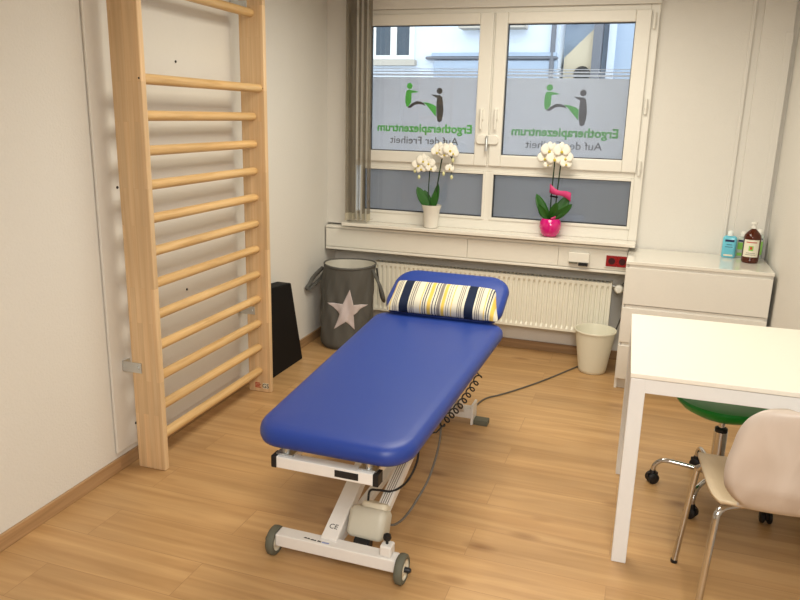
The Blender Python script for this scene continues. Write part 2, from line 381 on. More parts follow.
# writing and emblem on the frosted film: laid on the outside, read from the street
def mirror_at(x, y, z):
    return Matrix.Translation((x, y, z)) @ Matrix(((-1,0,0,0),(0,0,1,0),(0,1,0,0),(0,0,0,1)))
def emblem(dx, parent, mg, mk, wcount):
    Yf = 4.8312
    def flat(nm, polys, m):
        b_ = bm_new()
        for pts in polys:
            pts2 = [Vector(p) for p in pts]
            prism(b_, [(p.x+dx, p.y) for p in pts2], Yf-.0003, Yf+.0001, 1)
        return obj(nm, b_, m, parent)
    circ = lambda cx, cz, r: [(cx+r*math.cos(2*PI*i/24), cz+r*math.sin(2*PI*i/24)) for i in range(24)]
    def curve(pts, n=5):
        P = pts+[pts[0], pts[1], pts[2]]; out = []
        for i in range(len(pts)):
            p0, p1, p2, p3 = [Vector(P[(i+k) % len(pts)]) for k in range(4)]
            for k in range(n):
                t = k/n; out.append(tuple(0.5*((2*p1)+(p2-p0)*t+(2*p0-5*p1+4*p2-p3)*t*t+(3*p1-p0-3*p2+p3)*t**3)))
        return out
    flat('emblem_green', [circ(-1.600, 1.766, .020),
        [(-1.6197, 1.7385), (-1.60, 1.7415), (-1.56, 1.736), (-1.5325, 1.728), (-1.56, 1.7235), (-1.586, 1.7214), (-1.5855, 1.69), (-1.5876, 1.6563), (-1.6082, 1.6295), (-1.622, 1.634), (-1.6285, 1.66), (-1.6291, 1.69), (-1.626, 1.72)],
        [(-1.5051, 1.6626), (-1.47, 1.66), (-1.43, 1.648), (-1.4097, 1.6352), (-1.4094, 1.5692), (-1.4475, 1.6102), (-1.48, 1.645)]], mg)
    flat('emblem_grey', [circ(-1.3897, 1.7366, .020),
        [(-1.448, 1.7128), (-1.42, 1.7122), (-1.3834, 1.7089), (-1.370, 1.697), (-1.3625, 1.66), (-1.358, 1.6169), (-1.361, 1.575), (-1.368, 1.542), (-1.3819, 1.5338), (-1.397, 1.540), (-1.405, 1.575), (-1.408, 1.6159), (-1.4066, 1.6913), (-1.4246, 1.6997)],
        [(-1.6082, 1.6295), (-1.585, 1.651), (-1.5497, 1.6680), (-1.52, 1.666), (-1.4964, 1.655), (-1.4832, 1.6377), (-1.5050, 1.6455), (-1.5332, 1.6495), (-1.56, 1.6440), (-1.5888, 1.623), (-1.6123, 1.6235)]], mk)
    text_mesh('lettering_green', 'Ergotherapiezentrum', .078, mirror_at(-1.492+dx, Yf, 1.466), mg, parent, width=.672, bold=.0022)
    text_mesh('lettering_grey', 'Auf der Freiheit', .070, mirror_at(-1.490+dx, Yf, 1.387), mk, parent, width=.485)
M['green_ink'] = translucent('green_ink', lin(80, 150, 70), (.34, .60, .28)); M['film_grey'] = translucent('grey_ink_film', lin(96, 92, 88), (.23, .215, .20))
M['ink_g2'] = translucent('faded_green_ink', lin(110, 145, 108), (.38, .55, .37)); M['ink_k2'] = translucent('faded_grey_ink', lin(112, 110, 112), (.37, .36, .37))
films = [o for o in C.objects if o.name.startswith('frosted_film')]
emblem(0, films[0].parent, M['green_ink'], M['film_grey'], 2)
emblem(.937, films[1].parent, M['ink_g2'], M['ink_k2'], 1)

# vertical blind gathered at the left of the window
VB = thing('vertical_blind', 'gathered sheer grey-brown vertical blind hanging at the left side of the window', 'blind', (-1.92, 4.70, .85))
BY = 4.708
for i in range(5):
    x = -1.988+.037*i
    ang = math.radians([66, 92, 98, 94, 90][i]); dx, dy = math.cos(ang)*.034, math.sin(ang)*.034
    def fn(u, v, x=x, dx=dx, dy=dy):
        s = u*2-1; b_ = .005*(1-s*s)
        return (x+s*dx+b_*dy/.045, BY+s*dy-b_*dx/.045, .90+v*1.68)
    bm = bm_new(); sheet(bm, fn, 7, 2); sl = obj('slat', bm, M['slat'], VB, smooth=True)
    def fw(u, v, x=x, dx=dx, dy=dy):
        s = u*2-1; return (x+s*dx, BY+s*dy, .85+v*.05)
    bm = bm_new(); sheet(bm, fw, 3, 2); obj('bottom_weight', bm, M['weight'], sl, solid=.004)
for dy in (-.040, .040):
    bm = bm_new(); P = [(-2.0+.18*k/40, BY+dy, .862-.006*abs(math.sin(k*PI/8))) for k in range(41)]
    tube(bm, P, .0016, 6); obj('bead_chain', bm, M['weight'], VB)
obj('headrail', box(-2.02, -.1, 4.69, 4.735, 2.585, 2.62), M['white'], VB)

# cable trunking under the sill
T = thing('cable_trunking', 'cream plastic cable trunking running along the wall under the window sill', 'trunking', (-1.1, 4.80, .63))
obj('trunking_body', box(lwx(4.75)+.012, -.086, 4.712, 4.9045, .63, .80), M['white'], T, bevel=.003)
bm = bm_new()
for a, b in ((-2.165, -1.12), (-1.117, -.515), (-.512, -.088)): bx(bm, max(a, lwx(4.71)+.014), b, 4.702, 4.712, .652, .778)
obj('cover_strip', bm, M['white'], T, bevel=.002)
bm = bm_new(); bx(bm, lwx(4.7)+.012, -.086, 4.700, 4.712, .630, .646); bx(bm, lwx(4.7)+.012, -.086, 4.700, 4.712, .784, .800); obj('edge_strip', bm, M['white'], T, bevel=.003)
t = thing('junction_box', 'small cream network outlet box with dark sockets on the trunking', 'outlet', (-.38, 4.70, .68))
obj('box_cover', box(-.447, -.315, 4.672, 4.7015, .688, .752), M['white'], t, bevel=.004)
bm = bm_new(); bx(bm, -.440, -.388, 4.668, 4.690, .681, .689); obj('port_row', bm, M['rubber'], t)
bm = bm_new(); bx(bm, -.380, -.322, 4.664, 4.690, .670, .688); obj('network_port', bm, M['black'], t)
t = thing('double_socket', 'red double power socket in a white surround on the trunking beside the drawers', 'socket', (-.14, 4.70, .68))
obj('surround', box(-.222, -.0865, 4.694, 4.7015, .668, .758), M['cap_white'], t, bevel=.002)
for k, x in enumerate((-.178, -.1135)):
    pl = obj('socket_plate', box((-.213, -.1452)[k], (-.1454, -.0875)[k], 4.688, 4.6945, .677, .747), M['red'], t, bevel=.003)
    bm = bm_new(); lathe(bm, [(.021, 4.6865), (.021, 4.6885), (.017, 4.6885), (.016, 4.6875)], (x, 0, .712), 24, 'y', cap=True)
    obj('socket_well', bm, M['darkred'], pl)

# radiator
R_ = thing('radiator', 'cream panel radiator with vertical ribs under the window', 'radiator', (-1.0, 4.80, .19))
def rad_profile():
    x0, x1 = -1.80, -.172; n = int((x1-x0)/.0333); p = (x1-x0)/n; out = []
    for i in range(n):
        a = x0+i*p; out += [(a, 4.752), (a+p*.22, 4.752), (a+p*.36, 4.764), (a+p*.64, 4.764), (a+p*.78, 4.752)]
    out.append((x1, 4.752)); return out
pr = rad_profile()
bm = bm_new()
rows = [(.200, 0), (.215, 0), (.235, 1), (.515, 1), (.535, 0), (.552, 0)]
g = [[bm.verts.new((x, 4.752+(y-4.752)*k, z)) for x, y in pr] for z, k in rows]
for a in range(len(g)-1):
    for i in range(len(pr)-1): bm.faces.new((g[a][i], g[a][i+1], g[a+1][i+1], g[a+1][i]))
obj('front_panel', bm, M['radi'], R_, solid=.003)
obj('rear_panel', box(-1.80, -.172, 4.832, 4.840, .20, .552), M['radi'], R_)
bm = bm_new()
for i in range(60):
    x = -1.795+i*.0272; bx(bm, x, x+.012, 4.757, 4.834, .549, .5515)
bx(bm, -1.80, -.172, 4.752, 4.760, .545, .5535); bx(bm, -1.80, -.172, 4.832, 4.840, .545, .5535)
obj('top_grille', bm, M['radi'], R_)
for a, b in ((-.174, -.163), (-1.811, -1.80)): obj('side_cover', box(a, b, 4.748, 4.842, .196, .558), M['radi'], R_, bevel=.003)
bm = bm_new(); bx(bm, -1.80, -.172, 4.757, 4.835, .198, .206); obj('lower_edge', bm, M['radi'], R_)
bm = bm_new(); tube(bm, [(-.165, 4.80, .528), (-.14, 4.80, .528), (-.115, 4.80, .528), (-.100, 4.825, .528), (-.098, 4.8885, .528)], .0085, 10, 4); obj('pipe', bm, M['zinc'], R_, smooth=True)
bm = bm_new(); lathe(bm, [(.0, 4.722), (.018, 4.723), (.026, 4.735), (.028, 4.765), (.024, 4.79), (.016, 4.80)], (-.120, 0, .522), 24, 'y'); obj('valve_knob', bm, M['cap_white'], R_, smooth=True)
for x in (-1.6, -.4):
    bm = bm_new(); bx(bm, x-.015, x+.015, 4.84, 4.9045, .24, .52); obj('wall_mount', bm, M['radi'], R_)

# ------------------------------------------------------------------ wall bars
U0 = 2.40; PHI = math.atan(WALLK)
board = thing('wall_panel', 'tall off-white backing panel fixed to the left wall behind the wall bars', 'panel', (lwx(U0), U0, .085), PHI)
def loc(bm): return bm
obj('panel_sheet', box(.001, .013, -.015, 1.055, 0, 2.50), M['board'], board, local=True, bevel=.006, seg=3)
bm = bm_new()
for y, z in ((2.971, 1.79), (2.509, 1.254), (2.969, .711), (2.519, .182), (3.33, 1.25)):
    lathe(bm, [(.006, .012), (.006, .0155), (.003, .0165)], (0, y-U0, z-.085), 12, 'x')
obj('screw', bm, M['ink_black'], board, local=True)
wb = thing('wall_bars', 'tall natural wood gymnastic wall bars mounted along the left wall', 'wall bars', (lwx(U0), U0, 0), PHI)
HZ = 2.40
for u0 in (.062, 1.070):
    bm = bm_new(); bx(bm, .060, .200, u0, u0+.032, 0, HZ); p = obj('post', bm, M['post'], wb, local=True, bevel=.005, seg=3)
    if u0 > 1:
        bm = bm_new(); bx(bm, .150, .186, u0-.0012, u0, .022, .056); obj('sticker', bm, M['label_white'], p, local=True)
        for k in range(4):
            bm = bm_new(); bx(bm, .100, .136-.005*(k % 2), u0-.001, u0, .024+.0085*k, .029+.0085*k); obj('red_print', bm, M['label_red'], p, local=True)
        text_mesh('sticker_print', 'GS', .036, Matrix.Identity(4), M['ink_black'], None)
        o = [q for q in C.objects if q.name.startswith('sticker_print')][-1]
        o.parent = p; o.matrix_parent_inverse = Matrix.Identity(4)
        o.data.transform(Matrix.Translation((.168, u0-.0015, .027)) @ Matrix.Rotation(PI/2, 4, 'X'))
for z, nn in [(2.063, .127), (1.693, .166)]+[(1.549-.1421*k, .127) for k in range(11)]:
    bm = bm_new(); tube(bm, [(nn, .0945, z), (nn, .30, z), (nn, .82, z), (nn, 1.0695, z)], 0.0245, 20, sy=.88)
    obj('rung', bm, M['rung'], wb, local=True, smooth=True)
for z, u, s in ((.478, .062, -1), (.485, 1.070, -1), (2.1, .062, -1), (2.1, 1.070, -1)):
    bm = bm_new()
    if s: bx(bm, .014, .112, u-.005, u-.0005, z-.023, z+.023); bx(bm, .0135, .018, u-.005, u+.045, z-.023, z+.023)
    lathe(bm, [(.009, u-.010), (.009, u-.004)], (.092, 0, z), 8, 'y')
    obj('mounting_bracket', bm, M['zinc'], wb, local=True, bevel=.001)
for u in (.062-.0008, 1.070-.0008):
    bm = bm_new(); lathe(bm, [(.004, u), (.004, u+.001)], (.190, 0, 1.693), 10, 'y'); obj('screw_plug', bm, M['ink_black'], wb, local=True)

# black foam wedge against the left wall
t = thing('foam_wedge', 'black vinyl covered wedge standing against the wall between wall bars and hamper', 'wedge', (-2.10, 3.86, 0), 0)
bm = bm_new(); prism(bm, [(3.66, 0), (4.095, 0), (3.945, .545), (3.66, .567)], -2.150, -2.052, 0); obj('wedge_cover', bm, M['black_vinyl'], t, bevel=.006)

# ------------------------------------------------------------------ laundry hamper
HC = (-1.893, 4.515)
h = thing('fabric_hamper', 'grey round canvas hamper with a pale star and loop handles in the corner', 'hamper', (HC[0], HC[1], 0))
HZT = .575
def hr(a, v):
    r = .178+.009*math.sin(3*a+4*v)*(1-v)**.5+.008*math.sin(7*a-6*v)*math.sin(PI*v)+.005*math.sin(12*a+11*v)*math.sin(PI*v)+.003*math.sin(21*a-15*v)*math.sin(PI*v)
    if v < .06: r -= .018*(1-v/.06)**2
    return r
def hp(u, v, off=0):
    a = 2*PI*u; r = hr(a, v)+off; sag = -.042*(1-v)
    return (HC[0]+sag+r*math.cos(a), HC[1]+r*math.sin(a), .002+v*(HZT-.002)+.004*math.sin(2*a+1)*v)
bm = bm_new(); g = sheet(bm, lambda u, v: hp(u, v), 96, 40, True); bm.faces.new([g[i][0] for i in range(95, -1, -1)])
obj('canvas_body', bm, M['hamper'], h, smooth=True)
bm = bm_new(); g = sheet(bm, lambda u, v: hp(u, 1-.55*v, -.006), 96, 12, True); bm.faces.new([g[i][-1] for i in range(96)])
obj('liner', bm, M['liner'], h, smooth=True)
bm = bm_new(); P = [Vector(hp(k/48, 1)) for k in range(49)]
for k in range(48):
    pass
def torus_path(bm, P, r, seg=8):
    n = len(P); rings = []
    for i in range(n):
        t = (P[(i+1) % n]-P[i-1]).normalized(); s = t.cross(Vector((0,0,1))).normalized(); u = s.cross(t)
        rings.append([bm.verts.new(P[i]+s*r*math.cos(2*PI*k/seg)+u*r*1.6*math.sin(2*PI*k/seg)) for k in range(seg)])
    for i in range(n):
        for k in range(seg): bm.faces.new((rings[i][k], rings[i][(k+1) % seg], rings[(i+1) % n][(k+1) % seg], rings[(i+1) % n][k]))
torus_path(bm, P[:-1], .0055); obj('rim_hem', bm, M['hamper'], h, smooth=True)
def strap(name, pts, w):
    P = smooth_path(pts, 8); bm = bm_new(); n = len(P); A = []
    for i, p in enumerate(P):
        A.append((bm.verts.new(p+Vector((0, -w/2, 0))), bm.verts.new(p+Vector((0, w/2, 0)))))
    for i in range(n-1): bm.faces.new((A[i][0], A[i][1], A[i+1][1], A[i+1][0]))
    return obj(name, bm, M['hamper'], h, smooth=True, solid=.004)
def strap2(pts, w):
    # a band whose width lies roughly up-down, following pts
    P = smooth_path(pts, 8); bm = bm_new(); A = []
    for i, p in enumerate(P):
        t = (P[min(i+1, len(P)-1)]-P[max(i-1, 0)]).normalized(); v = t.cross(Vector((0, 1, 0))).normalized()
        v = (v*.8+Vector((0, .6, 0))).normalized()
        A.append((bm.verts.new(p-v*w/2), bm.verts.new(p+v*w/2)))
    for i in range(len(P)-1): bm.faces.new((A[i][0], A[i][1], A[i+1][1], A[i+1][0]))
    return obj('handle', bm, M['hamper'], h, smooth=True, solid=.003)
hx, hy = HC
strap2([(hx-.178, hy-.05, .545), (hx-.20, hy-.075, .52), (hx-.235, hy-.10, .475), (hx-.246, hy-.13, .435), (hx-.252, hy-.155, .420), (hx-.246, hy-.15, .405), (hx-.235, hy-.10, .42), (hx-.205, hy-.03, .47), (hx-.184, hy+.01, .54)], .030)
strap2([(hx+.178, hy-.03, .555), (hx+.205, hy-.05, .52), (hx+.250, hy-.06, .44), (hx+.268, hy-.05, .37), (hx+.252, hy-.01, .335), (hx+.218, hy+.03, .36), (hx+.195, hy+.04, .46), (hx+.182, hy+.035, .555)], .022)
# star patch following the canvas
def star_patch():
    bm = bm_new(); ca = -1.525+.25; cz = .276; R1, R2 = .138, .057
    # angle centre faces the camera
    ca = math.atan2(0-hy, 0-hx)+.0
    pts = []
    for k in range(10):
        r = R1 if k % 2 == 0 else R2; a = PI/2+k*PI/5-.05; pts.append((r*math.cos(a)*1.06*(1 if math.sin(a) > -.2 else .86), r*math.sin(a)*1.16))
    cen = (0, 0)
    def P3(p):
        ang = ca+p[0]/.178; v = (cz+p[1])/HZT
        q = hp((ang/(2*PI)) % 1.0, v, .0025); return q
    n = 8
    for k in range(10):
        a, b = pts[k], pts[(k+1) % 10]; g = []
        for i in range(n+1):
            row = []
            for j in range(i+1):
                s = i/n; t = (j/i) if i else 0
                e = (a[0]+(b[0]-a[0])*t, a[1]+(b[1]-a[1])*t); row.append(bm.verts.new(P3((e[0]*s, e[1]*s))))
            g.append(row)
        for i in range(n):
            for j in range(i+1):
                bm.faces.new((g[i][j], g[i+1][j], g[i+1][j+1]))
                if j < i: bm.faces.new((g[i][j], g[i+1][j+1], g[i][j+1]))
    bmesh.ops.remove_doubles(bm, verts=bm.verts, dist=.0003)
    return bm
obj('star_patch', star_patch(), M['star'], h, smooth=True, solid=.002)

# ------------------------------------------------------------------ treatment table
TB = thing('treatment_table', 'blue padded therapy table on a white wheeled electric lifting frame', 'therapy table', (-.93, 2.6, 0))
XC = -.905
BL0, BL1 = 1.860, 3.375
def taper(bm, k=.141):
    xr = XC+.335
    for v in bm.verts:
        t = (BL1-v.co.y)/(BL1-BL0); v.co.x += k*t*(xr-v.co.x)/.67-.016*t
prof = [(.045, .540), (.020, .543), (.006, .552), (.0, .566), (.0, .580), (.004, .592), (.013, .602), (.028, .608), (.06, .611), (.16, .613)]
bm = bm_new(); slab(bm, .335, (BL1-BL0)/2, .118, prof, XC-.014, (BL0+BL1)/2, 12); taper(bm); obj('mattress', bm, M['blue'], TB, smooth=True)
bm = bm_new(); slab(bm, .27, (BL1-BL0)/2-.06, .08, [(0, .524), (0, .540)], XC, (BL0+BL1)/2, 8); taper(bm); obj('mattress_board', bm, M['plyseat'], TB)
# raised head section
HP = Vector((XC-.020, 3.335, .596)); HT = math.radians(26); HLn = .36
HM = Matrix.Translation(HP) @ Matrix.Rotation(HT, 4, 'X')
bm = bm_new(); slab(bm, .306, HLn/2, .115, [(.045, -.032), (.018, -.028), (.004, -.016), (0, 0), (.003, .014), (.012, .025), (.03, .031), (.07, .034), (.12, .035)], 0, HLn/2, 12)
bmesh.ops.transform(bm, matrix=HM, verts=bm.verts); obj('head_section', bm, M['blue'], TB, smooth=True)
bm = bm_new(); slab(bm, .26, HLn/2-.05, .08, [(0, -.046), (0, -.032)], 0, HLn/2, 8); bmesh.ops.transform(bm, matrix=HM, verts=bm.verts); obj('head_board', bm, M['plyseat'], TB)
for x in (-.15, .15):
    bm = bm_new(); beam(bm, (XC+x, 3.10, .505), HM @ Vector((x, .25, -.056)), .025, .02); obj('head_support', bm, M['frame_white'], TB)
# upper frame
FZ0, FZ1 = .460, .500
bm = bm_new(); bx(bm, -1.052, -.716, 1.90, 1.94, FZ0, FZ1); fr = obj('front_rail', bm, M['frame_white'], TB, bevel=.003)
bm = bm_new(); bx(bm, -.845, -.765, 1.8985, 1.9005, .469, .492); obj('rail_label', bm, M['ink_black'], fr)
for a, b in ((-1.070, -1.051), (-.717, -.698)): obj('end_cap', box(a, b, 1.898, 1.942, FZ0-.001, FZ1+.001), M['black'], fr, bevel=.003)
for x in (-1.033, -.735):
    bm = bm_new(); bx(bm, x-.018, x+.018, 1.94, 3.24, FZ0+.002, FZ1-.002); obj('side_rail', bm, M['frame_white'], TB, bevel=.003)
for x, y in ((-1.028, 1.925), (-.740, 1.925), (-1.028, 3.1), (-.740, 3.1)):
    bm = bm_new(); bx(bm, x-.03, x+.03, y-.012, y+.03, FZ1, .506); lathe(bm, [(.012, .506), (.012, .525)], (x, y+.005, 0), 12); obj('mount', bm, M['zinc'], TB)
bm = bm_new(); bx(bm, -1.015, -.753, 2.90, 2.94, FZ0+.002, FZ1-.002); obj('cross_rail', bm, M['frame_white'], TB, bevel=.003)
# base
bm = bm_new(); bx(bm, -1.152, -.692, 2.062, 2.118, .050, .098); bf = obj('base_bar', bm, M['frame_white'], TB, bevel=.004)
bm = bm_new(); bx(bm, -1.118, -.765, 3.485, 3.54, .030, .085); obj('rear_bar', bm, M['frame_white'], TB, bevel=.004)
bm = bm_new(); bx(bm, -.975, -.935, 2.118, 3.485, .045, .075); obj('base_spine', bm, M['frame_white'], TB, bevel=.004)
for a, b in ((-.765, -.753), (-1.13, -1.118)): obj('foot_plate', box(a, b, 3.47, 3.56, .002, .115), M['frame_white'], TB, bevel=.002)
for x in (-.753, -1.205):
    bm = bm_new(); bx(bm, x, x+.075, 3.485, 3.545, .0, .028); obj('foot', bm, M['rubber'], TB, bevel=.003)
bm = bm_new(); beam(bm, (-.955, 2.100, .085), (-.955, 2.96, .465), .062, .045); arm = obj('lift_arm', bm, M['frame_white'], TB, bevel=.004)
# printed marks on the arm and the base bar
adir = (Vector((-.955, 2.96, .465))-Vector((-.955, 2.100, .085))).normalized(); aup = Vector((1,0,0)).cross(adir)
mt = Matrix(((1,0,0,0),(0,1,0,0),(0,0,1,0),(0,0,0,1)))
pos = Vector((-.955, 2.100, .085))+adir*.045+aup*.0228
mt = Matrix(((1, adir.x, aup.x, pos.x), (0, adir.y, aup.y, pos.y), (0, adir.z, aup.z, pos.z), (0, 0, 0, 1)))
text_mesh('arm_marking', 'CE', .028, mt, M['ink_black'], arm)
bm = bm_new()
for k, (w_, dy_) in enumerate(((.012, .0), (.010, .001), (.013, -.001), (.009, .0), (.016, .002))):
    x_ = -1.045+.0135*k; prism(bm, [(x_, 2.078-.0012*k+dy_), (x_+w_, 2.0775-.0012*k), (x_+w_, 2.083-.0012*k), (x_+.003, 2.084-.0012*k+dy_)], .0980, .0986, 2)
obj('bar_marking', bm, M['ink_black'], bf)
bm = bm_new(); bx(bm, -.972, -.945, 2.072, 2.080, .0980, .0985); obj('bar_sticker', bm, M['label_blue'], bf)
for a, b in ((-1.06, -1.02), (-.82, -.78)):
    bm = bm_new(); beam(bm, (a, 3.50, .07), (b, 2.95, .465), .03, .03); obj('rear_link', bm, M['frame_white'], TB, bevel=.003)
# wheels
for x, s in ((-1.168, -1), (-.676, 1)):
    bm = bm_new(); lathe(bm, [(.036, -.014), (.047, -.015), (.053, -.010), (.0542, 0), (.053, .010), (.047, .015), (.036, .014)], (x, 2.09, .0543), 40, 'x', cap=False)
    for k in range(40):
        pass
    w = obj('wheel', bm, M['rubber'], TB, smooth=True)
    bm = bm_new(); lathe(bm, [(.0, -.006), (.015, -.012), (.028, -.006), (.040, -.0135), (.040, .0135), (.028, .006), (.015, .012), (.0, .006)], (x, 2.09, .0543), 32, 'x', cap=False); obj('wheel_hub', bm, M['hub'], w, smooth=True)
    bm = bm_new(); lathe(bm, [(.010, -.004), (.010, .02), (.006, .026)] , (x+(.008 if s > 0 else -.030), 2.09, .0543), 16, 'x'); obj('axle_cap', bm, M['black'], w, smooth=True)
bm = bm_new(); bx(bm, -.752, -.710, 2.070, 2.115, .098, .140); br_ = obj('brake_bracket', bm, M['frame_white'], TB, bevel=.006)
bm = bm_new(); lathe(bm, [(.005, .140), (.005, .153), (.012, .155), (.015, .163), (.013, .173), (.004, .178), (0, .179)], (-.732, 2.092, 0), 18); obj('brake_knob', bm, M['black'], br_, smooth=True)
# motor and actuator
bm = bm_new(); slab(bm, .072, .047, .024, [(.012, -.060), (.0, -.048), (0, .030), (.008, .045), (.020, .050)], 0, 0, 6)
Mm = Matrix.Translation((-.840, 2.205, .140)) @ Matrix.Rotation(math.radians(-24), 4, 'X') @ Matrix.Rotation(math.radians(-4), 4, 'Z')
bmesh.ops.transform(bm, matrix=Mm, verts=bm.verts); mo = obj('motor_housing', bm, M['greyplastic'], TB, smooth=True)
bm = bm_new(); slab(bm, .050, .034, .02, [(.0, .048), (.0, .062), (.006, .068)], .012, .012, 6); bmesh.ops.transform(bm, matrix=Mm, verts=bm.verts); obj('motor_cover', bm, M['hub'], mo, smooth=True)
bm = bm_new(); lathe(bm, [(.022, -.030), (.022, .030)], (-.845, 2.150, .078), 16, 'x'); beam(bm, (-.845, 2.11, .08), (-.845, 2.20, .09), .045, .03); obj('motor_pivot', bm, M['black'], mo)
bm = bm_new()
beam(bm, (-.800, 2.235, .175), (-.770, 2.92, .475), .045, .035)
ac = obj('actuator_tube', bm, M['frame_white'], TB, bevel=.003)
bm = bm_new(); ad = (Vector((-.770, 2.92, .475))-Vector((-.800, 2.235, .175))).normalized(); sd = ad.cross(Vector((0,0,1))).normalized(); au = sd.cross(ad)
for k in (-.012, -.004, .004, .012):
    a = Vector((-.800, 2.245, .179))+sd*k+au*.0178; beam(bm, a, a+ad*.60, .0022, .001)
obj('actuator_groove', bm, M['cable'], ac)
# cables of the table
bm = bm_new(); tube(bm, [(-.86, 2.235, .200), (-.858, 2.25, .235), (-.83, 2.27, .232), (-.785, 2.30, .222), (-.738, 2.32, .262), (-.712, 2.35, .33), (-.715, 2.37, .40), (-.735, 2.40, .475)], .0045, 8, 6); obj('black_lead', bm, M['black'], TB, smooth=True)
bm = bm_new(); tube(bm, [(-.79, 2.23, .125), (-.762, 2.26, .110), (-.735, 2.31, .125), (-.71, 2.37, .17), (-.685, 2.42, .23), (-.665, 2.45, .32), (-.655, 2.46, .41), (-.67, 2.48, .47), (-.715, 2.50, .497)], .0045, 8, 6); obj('grey_lead', bm, M['cable'], TB, smooth=True)
bm = bm_new(); P = []
A = Vector((-.600, 2.84, .512)); B = Vector((-.617, 2.32, .512)); n = 260; turns = 9
for i in range(n+1):
    f = i/n; c = A.lerp(B, f)+Vector((0, 0, -.02*math.sin(PI*f))); a = 2*PI*turns*f
    P.append(c+Vector((.013*math.cos(a), 0, .014*math.sin(a))))
P = [Vector((-.66, 2.95, .515))]+P+[Vector((-.62, 2.27, .500)), Vector((-.68, 2.22, .50))]
tube(bm, P, .0030, 7); obj('coiled_lead', bm, M['black'], TB, smooth=True)

# pillow on the head section
def stripes():
    m = bpy.data.materials.new('striped_cotton'); m.use_nodes = True; nt = m.node_tree; N = nt.nodes; L = nt.links; b = N['Principled BSDF']
    tc = N.new('ShaderNodeTexCoord'); sp = N.new('ShaderNodeSeparateXYZ'); L.new(tc.outputs['Object'], sp.inputs[0])
    mr = N.new('ShaderNodeMapRange'); mr.inputs['From Min'].default_value = -.283; mr.inputs['From Max'].default_value = .283; L.new(sp.outputs['X'], mr.inputs['Value'])
    cr = lin(216, 211, 192); nv = lin(28, 38, 62); gr = lin(132, 126, 120); ye = lin(222, 188, 92); lb = lin(178, 182, 190)
    seq = [(0, cr), (.03, gr), (.038, cr), (.05, ye), (.058, cr), (.075, gr), (.083, cr), (.092, gr), (.10, cr), (.108, gr), (.116, cr), (.135, nv), (.215, cr), (.23, gr), (.238, cr), (.246, gr), (.254, cr), (.262, gr), (.27, cr),
           (.325, ye), (.333, cr), (.345, nv), (.352, cr), (.365, nv), (.372, cr), (.39, ye), (.418, cr), (.432, nv), (.439, cr), (.46, nv), (.466, cr), (.478, gr), (.505, cr), (.515, ye), (.54, cr), (.555, nv), (.562, cr), (.575, nv), (.582, cr), (.60, ye), (.608, cr),
           (.655, gr), (.662, cr), (.67, gr), (.678, cr), (.686, gr), (.695, cr), (.715, nv), (.795, cr), (.81, gr), (.818, cr), (.826, gr), (.834, cr), (.842, gr), (.85, cr), (.885, ye), (.893, cr), (.905, nv), (.912, cr), (.925, nv), (.932, cr), (.945, ye), (.975, cr)]
    # colour ramps hold 32 stops: two ramps joined at the middle
    half = len(seq)//2; outs = []
    for part in (seq[:half], seq[half:]):
        r = N.new('ShaderNodeValToRGB'); r.color_ramp.interpolation = 'CONSTANT'; e = r.color_ramp.elements
        e[0].position = part[0][0]; e[0].color = (*part[0][1], 1); e[1].position = part[1][0]; e[1].color = (*part[1][1], 1)
        for p, c in part[2:]: k = e.new(p); k.color = (*c, 1)
        L.new(mr.outputs[0], r.inputs['Fac']); outs.append(r)
    gt = N.new('ShaderNodeMath'); gt.operation = 'GREATER_THAN'; gt.inputs[1].default_value = seq[half][0]; L.new(mr.outputs[0], gt.inputs[0])
    mx = N.new('ShaderNodeMixRGB'); L.new(gt.outputs[0], mx.inputs['Fac']); L.new(outs[0].outputs['Color'], mx.inputs['Color1']); L.new(outs[1].outputs['Color'], mx.inputs['Color2'])
    L.new(mx.outputs['Color'], b.inputs['Base Color']); b.inputs['Roughness'].default_value = .85; b.inputs['Specular IOR Level'].default_value = .2
    return m
M['stripe'] = stripes()
bm = bm_new(); PA, PB, PT = .272, .104, .047
def pil(sgn):
    def fn(u, v):
        a, b_ = u*2-1, v*2-1
        k = 1-.07*(1-a*a)*abs(b_)**3; kx = 1-.022*(1-b_*b_)*abs(a)**5-.03*abs(a*b_)**8
        th = PT*(max(0, 1-a**6)**.55)*(max(0, 1-b_**4)**.6)
        th += .0025*math.sin(9*a+3*b_)*max(0, (1-b_*b_))*max(0, 1-a*a)
        return (a*PA*kx*(1-.055*b_)-.010*b_, b_*PB*k, sgn*th*(1 if sgn > 0 else .75))
    return fn
sheet(bm, pil(1), 49, 25); sheet(bm, pil(-1), 49, 25); bmesh.ops.remove_doubles(bm, verts=bm.verts, dist=.0006)
pilloc = HM @ Vector((.014, .073, .035+.034))
bmesh.ops.recalc_face_normals(bm, faces=bm.faces)
o = obj('striped_pillow', bm, M['stripe'], None, smooth=True); o.location = pilloc; o.rotation_euler = (HT+.12, 0, math.radians(1))
o['label'] = 'narrow pillow with navy, yellow and grey stripes on the raised head section'; o['category'] = 'pillow'

# mains cable across the floor
bm = bm_new(); tube(bm, [(-.075, 4.86, .40), (-.10, 4.86, .27), (-.15, 4.85, .12), (-.20, 4.80, .012), (-.26, 4.74, .006), (-.328, 4.627, .006), (-.416, 4.447, .006), (-.514, 4.253, .006), (-.62, 4.07, .006), (-.701, 3.946, .006), (-.77, 3.851, .006), (-.80, 3.70, .006), (-.80, 3.58, .02)], .0045, 8, 6)
tagsingle('mains_cable', bm, M['cable'], 'thin grey mains cable snaking across the floor from the table to the wall', 'cable', (-.45, 4.3, 0), smooth=True)

